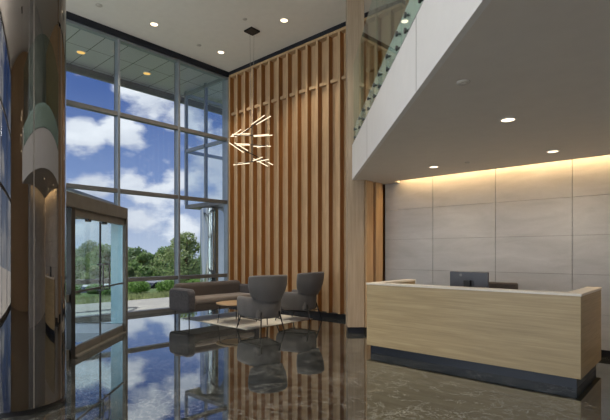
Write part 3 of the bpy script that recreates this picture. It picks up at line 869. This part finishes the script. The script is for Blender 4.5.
def make_chair(label):
    t = thing('lounge_chair', label, 'chair', (0, 0, 0), 0, 'grey lounge chairs')
    # tub: arms and rear, local front = +X
    path = []
    for x in (0.42, 0.36, 0.20, 0.10, 0.0): path.append(((x, 0.33 - 0.02 * (x < 0.05)), (0.10 if x > 0.39 else 0, 1)))
    for k in range(1, 12):
        a = PI / 2 + PI * k / 12
        path.append(((-0.08 + 0.30 * math.cos(a) * 0.95, 0.31 * math.sin(a)), (math.cos(a), math.sin(a))))
    for x in (0.0, 0.10, 0.20, 0.36, 0.42): path.append(((x, -0.33 + 0.02 * (x < 0.05)), (0.10 if x > 0.39 else 0, -1)))
    prof = [(-0.10, 0.27), (-0.03, 0.255), (0.02, 0.30), (0.045, 0.45), (0.05, 0.60), (0.03, 0.67), (-0.02, 0.685), (-0.07, 0.66), (-0.08, 0.50)]
    MB().add(*loft(path, prof)).build('tub', M['chair'], t, sub=2)
    MB().box(-0.34, 0.45, -0.27, 0.27, 0.26, 0.47).build('seat_cushion', M['chair'], t, bevel=0.06, seg=4)
    # flared winged backrest
    vs = []; fs = []
    na, nz = 17, 9
    for j in range(nz):
        q = j / (nz - 1)
        for i in range(na):
            u = -1 + 2 * i / (na - 1)
            ang = PI + u * 1.50
            w_ = math.sin(min(1, q * 1.5) * PI / 2); rx = 0.30 + 0.095 * w_; ry = 0.30 + 0.095 * w_
            z0 = 0.61 + 0.10 * abs(u) ** 2.2
            z1 = 1.135 - 0.03 * abs(u) ** 3 + 0.0
            z = z0 + (z1 - z0) * q
            vs.append((-0.12 + rx * math.cos(ang) - 0.06 * q, ry * math.sin(ang), z))
    for j in range(nz - 1):
        for i in range(na - 1):
            fs.append((j * na + i, j * na + i + 1, (j + 1) * na + i + 1, (j + 1) * na + i))
    MB().add(vs, fs).build('backrest', M['chair'], t, solid=0.075, sub=2)
    # seam roll along the lower edge of the back
    pts = [(-0.12 + 0.335 * math.cos(PI + u * 1.4), 0.35 * math.sin(PI + u * 1.4), 0.615 + 0.10 * abs(u) ** 2.2) for u in [-1 + 2 * i / 16 for i in range(17)]]
    MB().tube(pts, 0.008, 6).build('piping', M['chair'], t, smooth=True)
    for (x0, y0, x1, y1, zt) in ((0.33, 0.30, 0.42, 0.36, 0.30), (0.33, -0.30, 0.42, -0.36, 0.30), (-0.345, 0.20, -0.45, 0.265, 0.40), (-0.345, -0.20, -0.45, -0.265, 0.40)):
        MB().tube([(x0, y0, zt), (x1, y1, 0.0085 if x0 > 0 else 0.0)], [0.016, 0.010], 8).build('leg', M['black'], t, smooth=True)
    MB().tube([(0.345, 0.31, 0.245), (0.345, -0.31, 0.245)], 0.011, 8).build('leg_rail', M['black'], t, smooth=True)
    for s in (1, -1):
        MB().tube([(0.345, 0.31 * s, 0.245), (-0.37, 0.215 * s, 0.25)], 0.011, 8).build('leg_rail', M['black'], t, smooth=True)
    return t
ch1 = make_chair('grey winged lounge chair in front, seen from behind at the rug corner')
ch1.location = (3.99, -2.235, 0.0); ch1.rotation_euler = (0, 0, math.radians(166))
ch2 = dup(ch1)
tag(ch2, 'grey winged lounge chair further back, close to the oak fins')
ch2.location = (3.70, -0.81, 0.0); ch2.rotation_euler = (0, 0, math.radians(190))

# reception desk -------------------------------------------------------------------
dx0, dx1, dy = 6.76, 9.66, -2.553
rd = thing('reception_desk', 'long oak-fronted reception desk with cream top on a dark plinth', 'desk', ((dx0 + dx1) / 2, -1.9, 0))
rl = rd.location.copy()
B = lambda n, m, *a, **kw: MB().box(*a).build(n, M[m], rd, off=rl, **kw)
B('front_panel', 'deskwood', dx0, dx1, dy, dy + 0.05, 0.122, 1.062, bevel=0.002, seg=1)
B('side_panel', 'deskside', dx1 - 0.05, dx1, dy + 0.05, -1.27, 0.122, 1.062)
B('side_panel', 'deskside', dx0, dx0 + 0.05, dy + 0.05, -1.30, 0.122, 1.062)
B('inner_panel', 'deskwood', dx0 + 0.15, dx1 - 0.15, dy + 0.14, dy + 0.16, 0.122, 1.062)
B('inner_panel', 'deskside', dx1 - 0.16, dx1 - 0.14, dy + 0.14, -1.27, 0.122, 1.062)
B('inner_panel', 'deskside', dx0 + 0.14, dx0 + 0.16, dy + 0.14, -1.30, 0.122, 1.062)
B('end_panel', 'deskwood', dx1 - 0.14, dx1 - 0.05, -1.29, -1.27, 0.122, 1.062)
B('end_panel', 'deskwood', dx0 + 0.05, dx0 + 0.14, -1.32, -1.30, 0.122, 1.062)
tp = MB().prism([(dx0 - 0.008, dy - 0.008), (dx1 + 0.008, dy - 0.008), (dx1 + 0.008, -1.26), (dx1 - 0.17, -1.26), (dx1 - 0.17, dy + 0.17),
                 (dx0 + 0.17, dy + 0.17), (dx0 + 0.17, -1.29), (dx0 - 0.008, -1.29)], 1.062, 1.092)
tp.build('counter_top', M['quartz'], rd, off=rl, bevel=0.003, seg=1)
B('plinth', 'navy', dx0 + 0.04, dx1 - 0.05, dy + 0.05, dy + 0.15, 0, 0.122)
B('plinth', 'navy', dx1 - 0.15, dx1 - 0.05, dy + 0.15, -1.32, 0, 0.122)
B('plinth', 'navy', dx0 + 0.04, dx0 + 0.14, dy + 0.15, -1.35, 0, 0.122)
B('work_surface', 'quartz', dx0 + 0.16, dx1 - 0.16, dy + 0.16, -1.55, 0.70, 0.73)
# ---- monitor standing on the work surface
mo = thing('computer_monitor', 'dark computer monitor seen from behind above the desk top', 'monitor', (8.135, -1.86, 0.73))
ml = mo.location.copy()
MB().box(7.85, 8.42, -1.965, -1.93, 0.935, 1.28).build('screen_housing', M['screenback'], mo, off=ml, bevel=0.012, seg=3)
MB().box(7.87, 8.40, -1.93, -1.926, 0.955, 1.26).build('screen', M['screen'], mo, off=ml)
MB().box(8.06, 8.21, -1.975, -1.965, 1.02, 1.16).build('rear_bulge', M['screenback'], mo, off=ml, bevel=0.008, seg=2)
MB().box(8.085, 8.185, -2.03, -1.985, 0.75, 1.16).build('stand_neck', M['black'], mo, off=ml, bevel=0.008, seg=2)
MB().box(8.00, 8.27, -2.05, -1.85, 0.73, 0.75).build('stand_base', M['black'], mo, off=ml, bevel=0.006, seg=2)
em = MB()
for k in range(20):
    a = 2 * PI * k / 20
    em.v.append(Vector((8.02 + 0.02 * math.cos(a), -1.9655, 1.232 + 0.02 * math.sin(a))))
em.v += [v + Vector((0, -0.003, 0)) for v in em.v]
em.f = [tuple(range(20)), tuple(range(39, 19, -1))] + [(i, (i + 1) % 20, 20 + (i + 1) % 20, 20 + i) for i in range(20)]
em.build('emblem', M['darksteel'], mo, off=ml)
# ---- task chair behind
tk = thing('task_chair', 'dark brown office chair back showing beside the monitor', 'chair', (8.37, -1.53, 0))
kl = tk.location.copy()
MB().box(8.13, 8.605, -1.29, -1.22, 0.60, 1.105).build('backrest', M['taskfab'], tk, off=kl, bevel=0.03, seg=3)
MB().box(8.14, 8.60, -1.78, -1.30, 0.45, 0.54).build('seat', M['taskfab'], tk, off=kl, bevel=0.035, seg=3)
MB().tube([(8.37, -1.225, 0.62), (8.37, -1.17, 0.50), (8.37, -1.25, 0.42), (8.37, -1.53, 0.42)], 0.02, 8).build('back_bracket', M['black'], tk, off=kl, smooth=True)
MB().tube([(8.37, -1.53, 0.45), (8.37, -1.53, 0.10)], 0.028, 12).build('gas_lift', M['black'], tk, off=kl)
for k in range(5):
    a = 2 * PI * k / 5 + 0.3
    lg = MB().tube([(8.37, -1.53, 0.12), (8.37 + 0.28 * math.cos(a), -1.53 + 0.28 * math.sin(a), 0.075)], [0.025, 0.016], 8).build('leg', M['black'], tk, off=kl)
    w = MB().tube([(8.37 + 0.28 * math.cos(a) - 0.015 * math.sin(a), -1.53 + 0.28 * math.sin(a) + 0.015 * math.cos(a), 0.03), (8.37 + 0.28 * math.cos(a) + 0.015 * math.sin(a), -1.53 + 0.28 * math.sin(a) - 0.015 * math.cos(a), 0.03)], 0.03, 12).build('caster', M['rubber'], lg, off=kl)

# ================================================================== OUTDOORS
def leaves(mb, c, rad, n, size, rnd, bottom=-1.0):
    for _ in range(n):
        while True:
            d = Vector((rnd.gauss(0, 1), rnd.gauss(0, 1), rnd.gauss(0, 1)))
            if d.length > 0.1: break
        d.normalize()
        if d.z < bottom: d.z = bottom * rnd.random()
        r = 0.72 + 0.33 * rnd.random()
        p = Vector((c[0] + d.x * rad[0] * r, c[1] + d.y * rad[1] * r, c[2] + d.z * rad[2] * r))
        nrm = (d + Vector((rnd.gauss(0, .5), rnd.gauss(0, .5), rnd.gauss(0, .5)))).normalized()
        a = nrm.orthogonal().normalized(); b = nrm.cross(a)
        th = rnd.random() * PI; a, b = a * math.cos(th) + b * math.sin(th), b * math.cos(th) - a * math.sin(th)
        s = size * (0.6 + 0.8 * rnd.random())
        mb.add([p - a * s, p - b * s * 0.5, p + a * s, p + b * s * 0.5], [(0, 1, 2, 3)])

def tree(name, x, y, zb, h, w, mat, label, group, seed, dens=1.0, leaf_s=None):
    rnd = random.Random(seed)
    t = thing(name, label, 'tree', (x, y, zb), 0, group)
    trunk = MB().tube([(0, 0, -0.3), (0.03 * w, 0.02 * w, h * 0.3), (0, 0.03 * w, h * 0.75)], [0.03 * h + 0.05, 0.022 * h + 0.04, 0.01 * h], 8)
    for k in range(4):
        a = k * 1.7 + rnd.random()
        trunk.tube([(0, 0, h * (0.3 + 0.08 * k)), (0.3 * w * math.cos(a), 0.3 * w * math.sin(a), h * (0.55 + 0.08 * k))], [0.012 * h, 0.004 * h], 6)
    trunk.build('trunk', M['bark'], t, smooth=True)
    f = MB()
    s = leaf_s or 0.055 * h ** 0.6
    nb = 11
    for k in range(nb):
        q = (k + 0.5) / nb
        zz = h * (0.22 + 0.66 * q)
        rr = w * 0.5 * math.sin(PI * min(0.98, 0.25 + 0.70 * q)) * (0.75 + 0.3 * rnd.random())
        a = k * 2.4 + rnd.random()
        rb = max(0.16 * w, rr * 0.62)
        leaves(f, (rr * 0.55 * math.cos(a), rr * 0.55 * math.sin(a), zz), (rb, rb, rb * 0.72), int(420 * dens), s, rnd)
    f.build('foliage', M[mat], t)
    return t

# trees in view: (pixel ray, distance) chosen as real positions beyond the drive
def gz(x):
    for (xa, za), (xb, zb) in zip(prof, prof[1:]):
        if xb <= x <= xa: return za + (zb - za) * (x - xa) / (xb - xa)
    return -5.0
cR = Vector((0.742, 0.670)); cF = Vector((-0.670, 0.742))
def at(px, D):
    u = (px - 305) / 447.2
    return CAM.x + D * (cF.x + cR.x * u), CAM.y + D * (cF.y + cR.y * u)
TR = [(185, 31, 3.35, 4.0, 'tree2', 'tallest pale green tree outside, beside the outdoor polished column'),
      (146, 40, 1.85, 4.2, 'tree1', 'broad mid green tree outside behind the middle window'),
      (129, 30, 0.85, 2.3, 'tree2', 'low olive tree outside at the edge of the entrance box'),
      (212, 37, 2.8, 4.0, 'tree1', 'green tree outside hidden partly by the outdoor polished column'),
      (110, 52, 2.5, 4.4, 'tree3', 'dark green tree seen through the side of the entrance box'),
      (96, 27.5, 0.95, 2.4, 'tree2', 'olive tree seen through the double doors'),
      (82, 34, 1.4, 4.0, 'tree1', 'mid green tree seen through the nearer door leaf'),
      (66, 42, 1.9, 5.0, 'tree3', 'dark tree seen through the entrance sidelight'),
      (139, 49, 2.35, 6.0, 'tree3', 'far dark tree rising behind the broad mid green tree'),
      (164, 62, 2.8, 6.5, 'tree1', 'far green tree behind the tallest pale green tree'),
      (104, 66, 3.3, 7.0, 'tree1', 'far tree on the slope beyond the double doors'),
      (90, 75, 4.0, 9.0, 'tree3', 'farthest dark tree on the slope beyond the doors'),
      (128, 95, 3.2, 8.0, 'tree2', 'far olive tree on the slope beside the bronze corner post')]
for i, (px, D, ztop, wd, mt, lb) in enumerate(TR):
    x, y = at(px, D); zb = gz(x)
    tree('tree', x, y, zb, ztop - zb, wd, mt, lb, 'trees outside the windows', 100 + i, 1.3 if D < 40 else 1.0, 0.085 if D < 40 else 0.16)

# hedges
HG = [(138, 18.6, 0.45, 0.95, 'round clipped hedge outside next to the entrance box'), (168, 18.8, 0.46, 1.0, 'round clipped hedge outside behind the sofa arm'),
      (194, 19.6, 0.42, 0.9, 'round hedge outside above the sofa back'), (112, 17.9, 0.30, 0.8, 'low hedge seen through the side of the entrance box'),
      (95, 18.4, 0.28, 0.72, 'low hedge seen through the double doors'), (72, 18.0, 0.26, 0.65, 'low hedge seen through the nearer door leaf')]
for i, (px, D, zt, wd, lb) in enumerate(HG):
    x, y = at(px, D); rnd = random.Random(50 + i)
    t = thing('hedge', lb, 'hedge', (x, y, -0.12), 0, 'hedges beyond the concrete walk')
    f = MB(); h_ = zt + 0.12
    leaves(f, (0, 0, h_ * 0.45), (wd * 0.5, wd * 0.5, h_ * 0.55), 900, 0.05, rnd, -0.8)
    leaves(f, (0, 0, h_ * 0.42), (wd * 0.4, wd * 0.4, h_ * 0.45), 300, 0.06, rnd, -0.8)
    f.build('foliage', M['hedge'], t)
    MB().tube([(0, 0, -0.05), (0.02, 0, h_ * 0.6)], 0.03, 6).build('stem', M['bark'], t)

# tall grass strip
g = MB(); rnd = random.Random(5)
for _ in range(9000):
    x = -3.95 - 1.6 * rnd.random(); y = -7 + 15 * rnd.random()
    h_ = 0.10 + 0.14 * rnd.random(); a = rnd.random() * PI; w = 0.018
    dx, dy_ = math.cos(a) * w, math.sin(a) * w
    lx, ly = rnd.gauss(0, 0.08), rnd.gauss(0, 0.08)
    g.add([(x - dx, y - dy_, -0.12), (x + dx, y + dy_, -0.12), (x + lx, y + ly, -0.12 + h_)], [(0, 1, 2)])
tag(g.build('tall_grass', M['grass'], off=(0, 0, 0)), 'strip of tall green grass along the concrete walk outside', 'grass', kind='stuff')

# parked cars on the drive
def car(x, y, zb, mat, label, rot):
    t = thing('car', label, 'car', (x, y, zb), rot)
    body = [(-2.1, 0.35), (-2.1, 0.75), (-1.3, 0.85), (-0.75, 0.9), (1.5, 0.9), (2.0, 0.8), (2.1, 0.4)]
    def ext(pts, w):
        m = MB(); n = len(pts)
        m.add([(px, -w, pz) for px, pz in pts] + [(px, w, pz) for px, pz in pts],
              [tuple(range(n)), tuple(range(2 * n - 1, n - 1, -1))] + [(i, (i + 1) % n, n + (i + 1) % n, n + i) for i in range(n)])
        return m
    ext(body, 0.86).build('body', M[mat], t, bevel=0.06, seg=3)
    ext([(-0.85, 0.88), (-0.25, 1.32), (1.1, 1.34), (1.6, 0.88)], 0.72).build('cabin', M['carglass'], t, bevel=0.05, seg=2)
    ext([(-0.28, 1.31), (-0.2, 1.38), (1.05, 1.40), (1.15, 1.33)], 0.70).build('roof', M[mat], t, bevel=0.02, seg=2)
    for sx in (-1.35, 1.3):
        for sy in (-0.86, 0.86):
            MB().tube([(sx, sy - 0.1, 0.33), (sx, sy + 0.1, 0.33)], 0.33, 20).build('wheel', M['rubber'], t)
    return t
for px, D, mt, lb in ((152, 24.5, 'cargrey', 'silver car parked outside between the round hedges'), (92, 24.0, 'carwhite', 'white car parked outside, seen through the double doors')):
    x, y = at(px, D)
    car(x, y, gz(x) + 0.03, mt, lb, PI / 2)

# wooded hill
hm = MB(); rnd = random.Random(11)
nx, ny = 26, 70
for i in range(nx):
    for j in range(ny):
        x = -85 - i * 5.0; y = -60 + j * 4.0
        q = i / (nx - 1)
        z = -5 + 15.5 * math.sin(PI * min(1, q * 1.15) * 0.5) * (0.62 + 0.38 * math.sin(y * 0.035 + 0.6)) * max(0.35, min(1.0, 1.45 - y / 60.0)) + rnd.random() * 1.7
        hm.v.append(Vector((x + rnd.uniform(-1.5, 1.5), y + rnd.uniform(-1.5, 1.5), z)))
for i in range(nx - 1):
    for j in range(ny - 1):
        hm.f.append((i * ny + j, i * ny + j + 1, (i + 1) * ny + j + 1, (i + 1) * ny + j))
tag(hm.build('hill', M['hill'], off=(0, 0, 0)), 'wooded hill far beyond the drive', 'hill', kind='structure')
